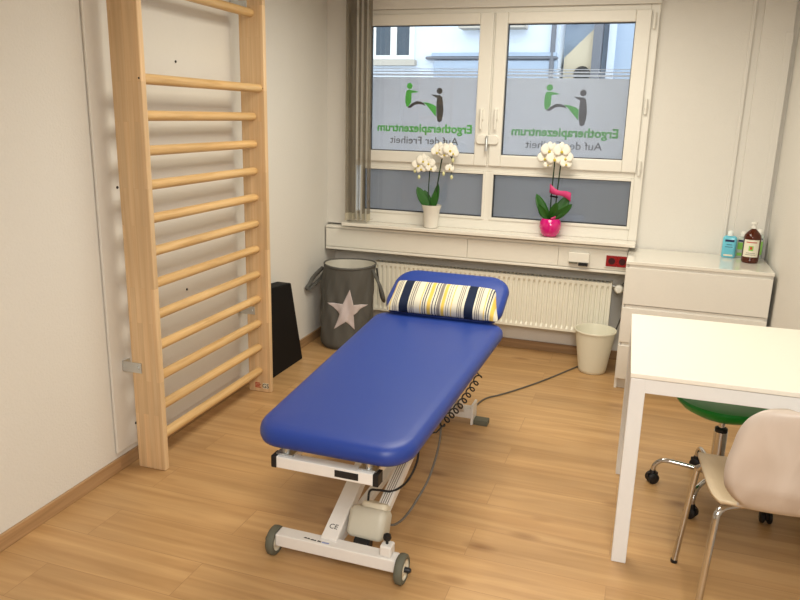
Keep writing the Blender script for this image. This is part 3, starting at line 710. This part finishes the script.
# waste basket
t = thing('waste_basket', 'cream tapered plastic waste basket on the floor by the radiator', 'waste basket', (-.232, 4.600, 0))
bm = bm_new()
pf = [(.078, .0), (.084, .004)]
for k in range(8):
    z = .02+k*.031; r = .085+(.125-.085)*(z/.275); pf += [(r, z), (r+.0021, z+.014), (r+.0042, z+.029)]
pf += [(.1245, .270), (.131, .272), (.1325, .278), (.130, .283), (.125, .282), (.122, .274), (.081, .010), (0.0005, .008)]
lathe(bm, pf, (-.232, 4.600, 0), 48); obj('basket_body', bm, M['binwhite'], t, smooth=True)

# ------------------------------------------------------------------ chest of drawers
D = thing('chest_of_drawers', 'white three-drawer chest standing in the right corner beside the window', 'chest of drawers', (.31, 4.57, 0), math.radians(-.3))
def dbox(nm, a, m, par, **k): return obj(nm, box(*a), m, par, **k)
dbox('top_panel', (-.082, .697, 4.322, 4.815, .769, .787), M['lacqtop'], D, bevel=.002)
dbox('side_panel', (-.082, -.066, 4.344, 4.812, 0, .769), M['lacq'], D, bevel=.0015)
dbox('side_panel', (.681, .697, 4.344, 4.812, 0, .769), M['lacq'], D, bevel=.0015)
dbox('back_panel', (-.066, .681, 4.800, 4.806, .05, .769), M['lacq'], D)
dbox('plinth', (-.066, .681, 4.362, 4.378, .0, .062), M['lacq'], D, bevel=.001)
hz = [(.068, .280), (.299, .511), (.532, .752)]
for z0, z1 in hz:
    f = dbox('drawer', (-.078, .694, 4.324, 4.342, z0, z1-.001), M['lacq'], D, bevel=.002)
    dbox('grip_recess', (-.064, .680, 4.334, 4.342, z1-.001, z1+.0165), M['lacq'], f)
    dbox('drawer_box', (-.05, .665, 4.342, 4.76, z0+.02, z1-.03), M['lacq'], f)
# bottles
def flask(name, label, x, y, w, d, hgt, body, cap, prints, capr=.017, caph=.03):
    b_ = thing(name, label, 'bottle', (x, y, .787), math.radians(-8), 'care bottles on the chest of drawers')
    bm = bm_new(); slab(bm, w/2, d/2, min(w, d)*.38, [(.006, 0), (0, .006), (0, hgt*.90), (.003, hgt*.945), (w*.12, hgt*.98), (d*.34, hgt)], 0, 0, 6)
    obj('bottle_body', bm, body, b_, smooth=True, local=True)
    bm = bm_new(); lathe(bm, [(capr, hgt), (capr, hgt+caph*.75), (capr*.6, hgt+caph), (0, hgt+caph)], (0, 0, 0), 20); obj('cap', bm, cap, b_, smooth=True, local=True)
    for nm, (px, pz, pw, ph, pm) in prints:
        bm = bm_new(); bx(bm, px-pw/2, px+pw/2, -d/2-.0012, -d/2-.0004, pz-ph/2, pz+ph/2); obj(nm, bm, pm, b_, local=True)
    return b_
M['lidteal'] = mat('pale_blue_cap', lin(232, 240, 238), .35)
flask('hand_gel_bottle', 'small bottle of bright blue liquid with white cap on the white chest', .492, 4.735, .078, .042, .132, M['blueliquid'], M['lidteal'],
      [('navy_label', (0, .104, .050, .013, M['label_navy'])), ('fine_print', (0, .080, .030, .003, M['label_navy'])), ('fine_print', (0, .066, .042, .003, M['label_navy'])), ('base_print', (0, .016, .050, .010, M['label_white']))])
flask('lotion_bottle', 'small clear bottle with green label between the blue and amber bottles', .566, 4.765, .066, .040, .128, M['clearbottle'], M['cap_white'],
      [('navy_label', (0, .104, .046, .011, M['label_navy'])), ('green_label', (0, .072, .048, .042, M['label_green'])), ('base_print', (0, .022, .048, .018, M['label_green']))])
flask('tall_lotion_bottle', 'white bottle with green label partly hidden behind the amber bottle', .652, 4.755, .056, .045, .150, M['clearbottle'], M['cap_white'],
      [('green_label', (0, .070, .046, .080, M['label_green'])), ('navy_label', (0, .125, .040, .008, M['label_navy']))])
ab = thing('amber_bottle', 'large amber brown bottle with cream label and white pump cap', 'bottle', (.598, 4.615, .787), math.radians(-8), 'care bottles on the chest of drawers')
bm = bm_new(); lathe(bm, [(.040, 0), (.046, .006), (.047, .012), (.047, .150), (.044, .162), (.034, .176), (.018, .192), (.0135, .196), (.0135, .206)], (0,0,0), 36); obj('bottle_body', bm, M['amber'], ab, smooth=True, local=True)
bm = bm_new(); lathe(bm, [(.015, .200), (.015, .212), (.010, .214), (.010, .224), (.017, .226), (.017, .236), (0, .238)], (0,0,0), 20); obj('pump_cap', bm, M['cap_white'], ab, smooth=True, local=True)
def curved(bm, r, a0, a1, z0, z1, n=14):
    sheet(bm, lambda u, v: (r*math.cos(a0+(a1-a0)*u), r*math.sin(a0+(a1-a0)*u), z0+(z1-z0)*v), n, 2)
bm = bm_new(); curved(bm, .0476, -PI/2-.95, -PI/2+.95, .038, .138); lb_ = obj('paper_label', bm, M['label_white'], ab, local=True, solid=.0004)
for nm, m_, w_, z0, z1, off in (('label_picture', M['label_green'], .26, .075, .103, 0), ('label_fruit', M['label_red'], .12, .082, .099, .0004), ('label_title', M['label_red'], .62, .121, .126, 0), ('label_line', M['grey_ink'], .5, .060, .063, 0), ('label_line', M['grey_ink'], .6, .050, .053, 0)):
    bm = bm_new(); curved(bm, .0484+off, -PI/2-w_, -PI/2+w_, z0, z1); obj(nm, bm, m_, lb_, local=True)

# ------------------------------------------------------------------ orchids
def leaf(bm, base, yaw, length, width, rise, droop):
    d = Vector((math.cos(yaw), math.sin(yaw), 0)); s = Vector((-d.y, d.x, 0))
    def fn(u, v):
        w = width*math.sin(PI*min(1, (u*.93+.07)))**.6*(1 if u < .96 else .5)
        p = Vector(base)+d*length*u*math.cos(rise)+Vector((0,0,1))*(length*u*math.sin(rise)-droop*u*u)
        dv = d*math.cos(rise)+Vector((0,0,1))*math.sin(rise); s2 = dv.cross(Vector((.3, -1, .15))).normalized(); s3 = (s2*.9+(s if s.dot(s2) > 0 else -s)*.3).normalized()
        return p+s3*(v-.5)*w-Vector((.1, -1, -.2))*abs(v-.5)*w*-.3
    sheet(bm, fn, 10, 5)
def petal_flower(parent, c, nrm, size, rnd):
    size *= 1.18
    n = Vector(nrm).normalized(); up = Vector((0,0,1)); s = n.cross(up).normalized(); u_ = s.cross(n)
    bm = bm_new()
    for ang, L_, W_ in ((90, 1.0, .62), (210, .95, .60), (330, .95, .60), (5, 1.05, 1.15), (175, 1.05, 1.15)):
        a = math.radians(ang+rnd*14); d = s*math.cos(a)+u_*math.sin(a); q = n.cross(d)
        def fn(u, v, d=d, q=q, L_=L_, W_=W_):
            w = size*.5*W_*math.sin(PI*(.08+.88*u))**.75
            return Vector(c)+d*size*.52*L_*u+q*(v-.5)*w*1.3+n*(.05*size*math.sin(PI*u)-.10*size*(v-.5)**2*4*.4)
        sheet(bm, fn, 7, 5)
    fl = obj('blossom', bm, M['petal'], parent, smooth=True, solid=.0008)
    bm = bm_new(); lathe(bm, [(0, 0), (.10*size, .02*size), (.09*size, .09*size), (0, .14*size)], (0,0,0), 8)
    bmesh.ops.transform(bm, matrix=Matrix.Translation(Vector(c)-u_*size*.10) @ n.to_track_quat('Z', 'Y').to_matrix().to_4x4(), verts=bm.verts)
    obj('blossom_lip', bm, M['lip'], fl, smooth=True)
CAMV = Vector((0, 0, 1.58))
# white pot, left
ox, oy = -1.385, 4.722
o1 = thing('potted_orchid', 'white orchid with two drooping flower heads in a white pot on the sill', 'orchid', (ox, oy, .836), 0, 'orchids on the window sill')
bm = bm_new(); lathe(bm, [(.042, 0), (.047, .004), (.050, .060), (.056, .115), (.064, .135), (.068, .154), (.064, .154), (.054, .126), (.0005, .124)], (ox, oy, .836), 32); obj('pot', bm, M['potwhite'], o1, smooth=True)
bm = bm_new(); lathe(bm, [(.0005, .134), (.035, .140), (.058, .134), (.056, .126)], (ox, oy, .836), 24, cap=False); obj('soil', bm, M['soil'], o1)
zt = .836+.13
for yaw, L_, W_, ri, dr in ((PI+.25, .17, .070, 1.0, .0), (PI-.2, .13, .06, 1.2, .0), (.35, .17, .046, 1.40, .0), (-.4, .12, .045, 1.45, .0)):
    bm = bm_new(); leaf(bm, (ox+.012*math.cos(yaw), oy+.01*math.sin(yaw), zt), yaw, L_, W_, ri, dr); obj('leaf', bm, M['leaf'], o1, smooth=True, solid=.002)
bm = bm_new(); tube(bm, [(ox-.022, oy, zt), (ox-.026, oy, 1.10), (ox-.022, oy, 1.21), (ox-.030, oy-.01, 1.255), (ox-.065, oy-.02, 1.27), (ox-.11, oy-.02, 1.24)], .0038, 8, 6); obj('flower_stem', bm, M['stem'], o1, smooth=True)
bm = bm_new(); tube(bm, [(ox+.020, oy, zt), (ox+.026, oy, 1.05), (ox+.050, oy-.005, 1.22), (ox+.068, oy-.01, 1.315), (ox+.10, oy-.02, 1.34), (ox+.15, oy-.02, 1.29)], .0045, 8, 6); obj('flower_stem', bm, M['stem'], o1, smooth=True)
for dx, dz, sz, r in ((-.058, 1.315, .075, .2), (-.092, 1.285, .068, .7), (-.020, 1.30, .070, -.4), (-.070, 1.262, .062, -.8), (-.002, 1.268, .060, .5),
                      (.055, 1.395, .075, .1), (.092, 1.388, .078, -.4), (.125, 1.392, .078, .6), (.020+.015, 1.375, .065, .9), (.088, 1.362, .06, -.9), (.145, 1.372, .06, .3), (.125, 1.272, .05, .4)):
    petal_flower(o1, (ox+dx, oy-.035-.008*abs(r), dz-.03), (.25+.3*r, -1, .15), sz, r)
for dx, dz in ((-.115, 1.245), (-.085, 1.205), (.145, 1.325), (.140, 1.215), (.085, 1.235)):
    bm = bm_new(); lathe(bm, [(0, -.016), (.008, -.010), (.010, 0), (.006, .011), (0, .015)], (ox+dx, oy-.035, dz-.03), 10); obj('bud', bm, M['bud'], o1, smooth=True)
bm = bm_new(); tube(bm, [(ox+.135, oy-.02, 1.33), (ox+.142, oy-.03, 1.27), (ox+.135, oy-.035, 1.20)], .002, 6, 4); obj('side_stem', bm, M['stem'], o1, smooth=True)
# pink pot, right
ox, oy = -.582, 4.722
o2 = thing('potted_orchid', 'white orchid with pink ribbon in a round magenta pot on the sill', 'orchid', (ox, oy, .836), 0, 'orchids on the window sill')
bm = bm_new(); lathe(bm, [(.034, 0), (.046, .006), (.062, .030), (.070, .060), (.068, .088), (.060, .108), (.052, .116), (.047, .114), (.048, .100), (.0005, .096)], (ox, oy, .836), 36); obj('pot', bm, M['potpink'], o2, smooth=True)
bm = bm_new(); lathe(bm, [(.0005, .110), (.025, .114), (.047, .106), (.048, .098)], (ox, oy, .836), 24, cap=False); obj('soil', bm, M['soil'], o2)
zt = .836+.108
for yaw, L_, W_, ri, dr in ((PI-.2, .185, .066, 1.05, .0), (.3, .20, .070, 1.0, .0), (.0, .165, .060, .72, .0), (PI+.4, .12, .055, .95, .0), (-.9, .13, .055, 1.15, 0)):
    bm = bm_new(); leaf(bm, (ox-.005+.01*math.cos(yaw), oy-.006, zt), yaw, L_, W_, ri, dr); obj('leaf', bm, M['leaf'], o2, smooth=True, solid=.002)
bm = bm_new(); tube(bm, [(ox-.008, oy, zt), (ox-.006, oy, 1.15), (ox-.002, oy-.005, 1.33), (ox-.02, oy-.02, 1.37)], .0042, 8, 6); obj('flower_stem', bm, M['stem'], o2, smooth=True)
bm = bm_new(); tube(bm, [(ox+.022, oy, zt), (ox+.028, oy, 1.12), (ox+.040, oy-.005, 1.33), (ox+.05, oy-.02, 1.37)], .0042, 8, 6); obj('flower_stem', bm, M['stem'], o2, smooth=True)
bm = bm_new(); tube(bm, [(ox-.014, oy-.004, 1.095), (ox+.036, oy-.004, 1.09)], .006, 6); obj('stem_clip', bm, M['ink_black'], o2)
for dx, dz, sz, r in ((-.035, 1.385, .085, .2), (.042, 1.385, .085, -.2), (-.060, 1.335, .075, .6), (.002, 1.335, .085, 0), (.068, 1.340, .075, -.6), (-.010, 1.400, .05, .8), (.075, 1.305, .06, .3), (-.038, 1.295, .045, -.5)):
    petal_flower(o2, (ox+dx, oy-.035-.01*(1-abs(r)), dz), (.2+.3*r, -1, .1), sz, r)
bm = bm_new(); sheet(bm, lambda u, v: (ox-.018+.135*u, oy-.022-.012*math.sin(5*u), 1.148-.055*u-.006*math.sin(6*u)+(v-.5)*.040*(.7+.7*abs(2*u-1))), 14, 3); obj('ribbon', bm, M['ribbon'], o2, smooth=True, solid=.001)
bm = bm_new(); sheet(bm, lambda u, v: (ox+.005+.03*u, oy-.045-.01*math.sin(5*u), .836+.118+.012*u+(v-.5)*.016), 6, 3); obj('ribbon_end', bm, M['ribbon'], o2, smooth=True, solid=.001)

# ------------------------------------------------------------------ desk
K = thing('desk', 'white square table with straight steel legs in the right foreground', 'table', (.366, 2.885, 0), .027)
def dk(nm, a, m, **k):
    return obj(nm, box(*a), m, K, local=True, **k)
X0, X1, YA, YB = -.372, .358, -.390, .375
dk('table_top', (X0, X1, YA-.004, YB+.05, .722, .740), M['tabletop'], bevel=.0025)
bm = bm_new(); bx(bm, X0+.052, X1-.052, YA+.004, YA+.024, .668, .719); bx(bm, X0+.052, X1-.052, YB-.024, YB-.004, .668, .719)
bx(bm, X0+.004, X0+.024, YA+.052, YB-.052, .668, .719); bx(bm, X1-.024, X1-.004, YA+.052, YB-.052, .668, .719)
obj('apron', bm, M['steel_white'], K, local=True, bevel=.002)
for x, y in ((X0+.002, YA+.002), (X1-.054, YA+.002), (X0+.002, YB-.054), (X1-.054, YB-.054)):
    dk('leg', (x, x+.052, y, y+.052, 0, .7195), M['steel_white'], bevel=.003)

# ------------------------------------------------------------------ plywood chair
CH = thing('plywood_chair', 'pale plywood shell chair with chrome legs tucked under the white table', 'chair', (.480, 2.405, 0), math.radians(6.7))
def shell():
    prof = [(.215, .425, .175), (.19, .438, .200), (.12, .442, .205), (.02, .437, .208), (-.08, .432, .205), (-.145, .436, .190), (-.182, .446, .160), (-.202, .464, .150),
            (-.214, .494, .178), (-.224, .545, .208), (-.233, .610, .215), (-.246, .670, .208), (-.256, .725, .200), (-.264, .768, .182), (-.268, .792, .158), (-.270, .804, .128), (-.271, .809, .085)]
    # resample
    P = [Vector(p) for p in prof]; Q = smooth_path(P, 4)
    bm = bm_new(); g = []
    nn = 17
    for i, q in enumerate(Q):
        row = []
        for j in range(nn):
            s = j/(nn-1)*2-1; x = s*q.z
            if q.y < .45 and q.x > -.15: yy, zz = q.x, q.y-.010*(1-s*s)+.004
            else:
                k = min(1, max(0, (q.y-.45)/.1)); yy, zz = q.x-(1-s*s)*.038*k, q.y+(.012*s*s*(1-k))
            row.append(bm.verts.new((x, yy, zz)))
        g.append(row)
    for i in range(len(g)-1):
        for j in range(nn-1):
            f = bm.faces.new((g[i][j], g[i][j+1], g[i+1][j+1], g[i+1][j]))
            f.material_index = 1 if i < 25 else 0
    return bm
obj('seat_shell', shell(), [M['ply'], M['plyseat']], CH, local=True, smooth=True, solid=.010, bevel=0)
for sx in (-1, 1):
    bm = bm_new(); tube(bm, [(sx*.10, .12, .422), (sx*.175, .135, .422), (sx*.198, .15, .405), (sx*.205, .165, .36), (sx*.232, .19, .0)], .011, 14, 5); l = obj('leg', bm, M['chrome'], CH, local=True, smooth=True)
    bm = bm_new(); lathe(bm, [(.0125, .0), (.0125, .012)], (sx*.232, .19, 0), 14); obj('leg_tip', bm, M['black'], l, local=True)
    bm = bm_new(); tube(bm, [(sx*.10, -.10, .418), (sx*.170, -.135, .418), (sx*.195, -.155, .405), (sx*.203, -.165, .36), (sx*.232, -.205, .0)], .011, 14, 5); l = obj('leg', bm, M['chrome'], CH, local=True, smooth=True)
    bm = bm_new(); lathe(bm, [(.0125, .0), (.0125, .012)], (sx*.232, -.205, 0), 14); obj('leg_tip', bm, M['black'], l, local=True)
bm = bm_new(); tube(bm, [(-.10, .12, .420), (.10, .12, .420)], .010, 12); tube(bm, [(-.10, -.10, .416), (.10, -.10, .416)], .010, 12); tube(bm, [(0, -.10, .416), (0, .12, .420)], .010, 12); obj('underframe', bm, M['chrome'], CH, local=True, smooth=True)

# ------------------------------------------------------------------ swivel stool
ST = thing('swivel_stool', 'green rolling swivel stool with chrome five-star base under the white table', 'stool', (.396, 3.155, 0), 0)
bm = bm_new(); lathe(bm, [(.035, .366), (.080, .372), (.130, .388), (.172, .410), (.194, .432), (.198, .442), (.192, .452), (.160, .457), (.080, .452), (.0005, .450)], (0, 0, 0), 48); obj('seat', bm, M['green'], ST, local=True, smooth=True)
bm = bm_new(); lathe(bm, [(.013, .30), (.013, .368), (.040, .370), (.040, .374)], (0,0,0), 20); pi_ = obj('piston', bm, M['chrome'], ST, local=True, smooth=True)
bm = bm_new(); lathe(bm, [(.020, .300), (.026, .304), (.026, .316), (.018, .320)], (0,0,0), 24); obj('collar', bm, M['black'], ST, local=True, smooth=True)
bm = bm_new(); lathe(bm, [(.028, .085), (.028, .302), (.016, .304)], (0,0,0), 24); obj('column', bm, M['chrome'], ST, local=True, smooth=True)
bm = bm_new(); lathe(bm, [(.030, .080), (.036, .084), (.036, .112), (.028, .118)], (0,0,0), 24); obj('hub', bm, M['black'], ST, local=True, smooth=True)
for k in range(5):
    a = math.radians(175+72*k); d = Vector((math.cos(a), math.sin(a), 0)); s = Vector((-d.y, d.x, 0))
    bm = bm_new(); tube(bm, [d*.030+Vector((0,0,.100)), d*.10+Vector((0,0,.112)), d*.19+Vector((0,0,.118)), d*.226+Vector((0,0,.110)), d*.248+Vector((0,0,.085)), d*.252+Vector((0,0,.062))], .0105, 12, 5); lg = obj('base_arm', bm, M['chrome'], ST, local=True, smooth=True)
    c = d*.252; bm = bm_new(); w2 = Matrix.Rotation(a*1.7, 4, 'Z')
    for off in (-.014, .014):
        b2 = bm_new(); lathe(b2, [(.0, off-.009), (.020, off-.009), (.025, off-.005), (.025, off+.005), (.020, off+.009), (0, off+.009)], (0, 0, .025), 22, 'x', cap=False)
        bmesh.ops.rotate(b2, matrix=w2.to_3x3(), verts=b2.verts); bmesh.ops.translate(b2, vec=c, verts=b2.verts)
        me = bpy.data.meshes.new('t'); b2.to_mesh(me); b2.free(); bm.from_mesh(me); bpy.data.meshes.remove(me)
    b2 = bm_new(); lathe(b2, [(.014, .040), (.016, .052), (.012, .062), (0, .063)], (0,0,0), 16); bx(b2, -.005, .005, -.024, .024, .022, .050); bmesh.ops.rotate(b2, matrix=w2.to_3x3(), verts=b2.verts); bmesh.ops.translate(b2, vec=c, verts=b2.verts)
    me = bpy.data.meshes.new('t'); b2.to_mesh(me); b2.free(); bm.from_mesh(me); bpy.data.meshes.remove(me)
    obj('castor', bm, M['black'], ST, local=True, smooth=True)

# ------------------------------------------------------------------ outside
bm = box(-14, 8, 5.3, 30, -.9, -.8); struct('street_ground', bm, M['asphalt'])
B1 = thing('neighbouring_building', 'white rendered building with white framed window across the yard, seen through the left panes', 'building', (-4, 11.5, -.8))
bm = bm_new(); bx(bm, -9, -1.42, 11, 14, -.8, 4.6); obj('wall', bm, M['fac_white'], B1)
bm = bm_new(); bx(bm, -3.38, -1.42, 10.90, 11, 2.385, 2.43); obj('gutter', bm, M['gutter'], B1, bevel=.02)
bm = bm_new(); bx(bm, -3.28, -1.44, 10.9, 11, 2.43, 2.48); bx(bm, -3.25, -1.42, 10.93, 11, -.8, 2.37); obj('gutter_edge_and_shade', bm, M['fac_grey'], B1)  # grey slab below the gutter carries its shade in the colour
bm = bm_new(); bx(bm, -2.84, -1.88, 10.72, 11, 2.80, 2.86); obj('ledge', bm, M['stone'], B1)
bm = bm_new(); tube(bm, [(-1.50, 10.93, -.8), (-1.50, 10.93, 4.6)], .035, 12); obj('downpipe', bm, M['gutter'], B1, smooth=True)
bm = bm_new(); framebox(bm, -4.32, -3.58, 2.39, 3.6, .06, 10.97, 11.01); bx(bm, -3.96, -3.86, 10.965, 11.01, 2.45, 3.54)
bx(bm, -4.26, -4.20, 10.975, 11.0, 2.42, 3.54); bx(bm, -3.66, -3.61, 10.975, 11.0, 2.42, 3.54); wf = obj('window_frame', bm, M['cap_white'], B1)
obj('window_pane', box(-4.20, -3.66, 10.985, 10.999, 2.42, 3.54), M['fac_dark'], wf)
obj('window_ledge', box(-4.36, -3.54, 10.88, 11.01, 2.30, 2.38), M['stone'], B1)
B2 = thing('side_building', 'pale grey and beige building seen through the right window pane', 'building', (.8, 12.2, -.8))
bm = bm_new(); bx(bm, -1.42, 4, 11.6, 15, -.8, 4.6); obj('wall', bm, M['fac_grey'], B2)
bm = bm_new(); prism(bm, [(-1.38, 1.5), (-.96, 1.5), (-.96, 2.86), (-1.38, 2.44)], 11.35, 11.6, 1); obj('gable', bm, M['fac_beige'], B2)
bm = bm_new(); bx(bm, -.98, -.86, 11.25, 11.6, -.8, 4.6); obj('corner_post', bm, M['gutter'], B2)
bm = bm_new(); bx(bm, -.78, -.68, 11.45, 11.6, -.8, 4.6); bx(bm, -1.30, -1.22, 11.4, 11.6, 2.95, 3.9); obj('pilaster', bm, M['fac_white'], B2)
bm = bm_new(); lathe(bm, [(.0, -.06), (.10, -.05), (.12, 0), (.10, .05), (0, .06)], (-1.10, 11.25, 2.20), 16, 'y'); obj('wall_lamp', bm, M['black'], B2)

# ------------------------------------------------------------------ light
wld = bpy.data.worlds.new('sky'); bpy.context.scene.world = wld; wld.use_nodes = True
bg = wld.node_tree.nodes['Background']; bg.inputs['Color'].default_value = (.88, .94, 1.0, 1); bg.inputs['Strength'].default_value = 2.4
def area(name, loc_, rot, sx, sy, power, col, spread=180):
    l = bpy.data.lights.new(name, 'AREA'); l.shape = 'RECTANGLE'; l.size = sx; l.size_y = sy; l.energy = power; l.color = col; l.spread = math.radians(spread)
    o = bpy.data.objects.new(name, l); C.objects.link(o); o.location = loc_; o.rotation_euler = rot; return o
WARM = (1.0, .945, .80)
for k, (x, y, p, sx, sy_) in enumerate(((-.62, 3.30, 40, .9, 1.6), (.24, -.2, 40, .85, 1.2))):  # first is the room lamp; second is an unseen fill added for bounced flash
    area('lamp_and_fill_light', (x, y, 2.50 if k == 0 else 2.24), (math.radians(0 if k == 0 else 36), 0, 0), sx, sy_, p, WARM if k == 0 else (1.0, .97, .92), 165 if k == 0 else 125)
    t = thing('lamp_and_fill', ['long ceiling lamp over the treatment table', 'added fill panel behind the camera for bounced flash light'][k], 'lamp', (x, y, 2.52))
    obj('lamp_and_fill_housing', box(x-sx/2-.02, x+sx/2+.02, y-sy_/2-.02, y+sy_/2+.02, 2.515 if k == 0 else 2.61, 2.62), M['white'], t, bevel=.004)  # second housing belongs only to the added fill

# ------------------------------------------------------------------ camera
cam = bpy.data.cameras.new('camera'); co = bpy.data.objects.new('camera', cam); C.objects.link(co)
cam.sensor_fit = 'HORIZONTAL'; cam.sensor_width = 36; cam.lens = 723.37/800*36; cam.clip_start = .05
yaw, pitch, roll = -0.325767415, -0.251333343, 0.0246084213
cy, sy = math.cos(yaw), math.sin(yaw); cp, sp_ = math.cos(pitch), math.sin(pitch)
f = Vector((sy*cp, cy*cp, sp_)); r0 = Vector((cy, -sy, 0)); u0 = r0.cross(f)
ri = r0*math.cos(roll)+u0*math.sin(roll); up = -r0*math.sin(roll)+u0*math.cos(roll)
co.matrix_world = Matrix(((ri.x, up.x, -f.x, 0), (ri.y, up.y, -f.y, 0), (ri.z, up.z, -f.z, 1.58), (0, 0, 0, 1)))
sc = bpy.context.scene; sc.camera = co
sc.view_settings.view_transform = 'Standard'; sc.view_settings.look = 'None'; sc.view_settings.exposure = 0.05; sc.view_settings.gamma = 1; sc.view_settings.use_curve_mapping = False
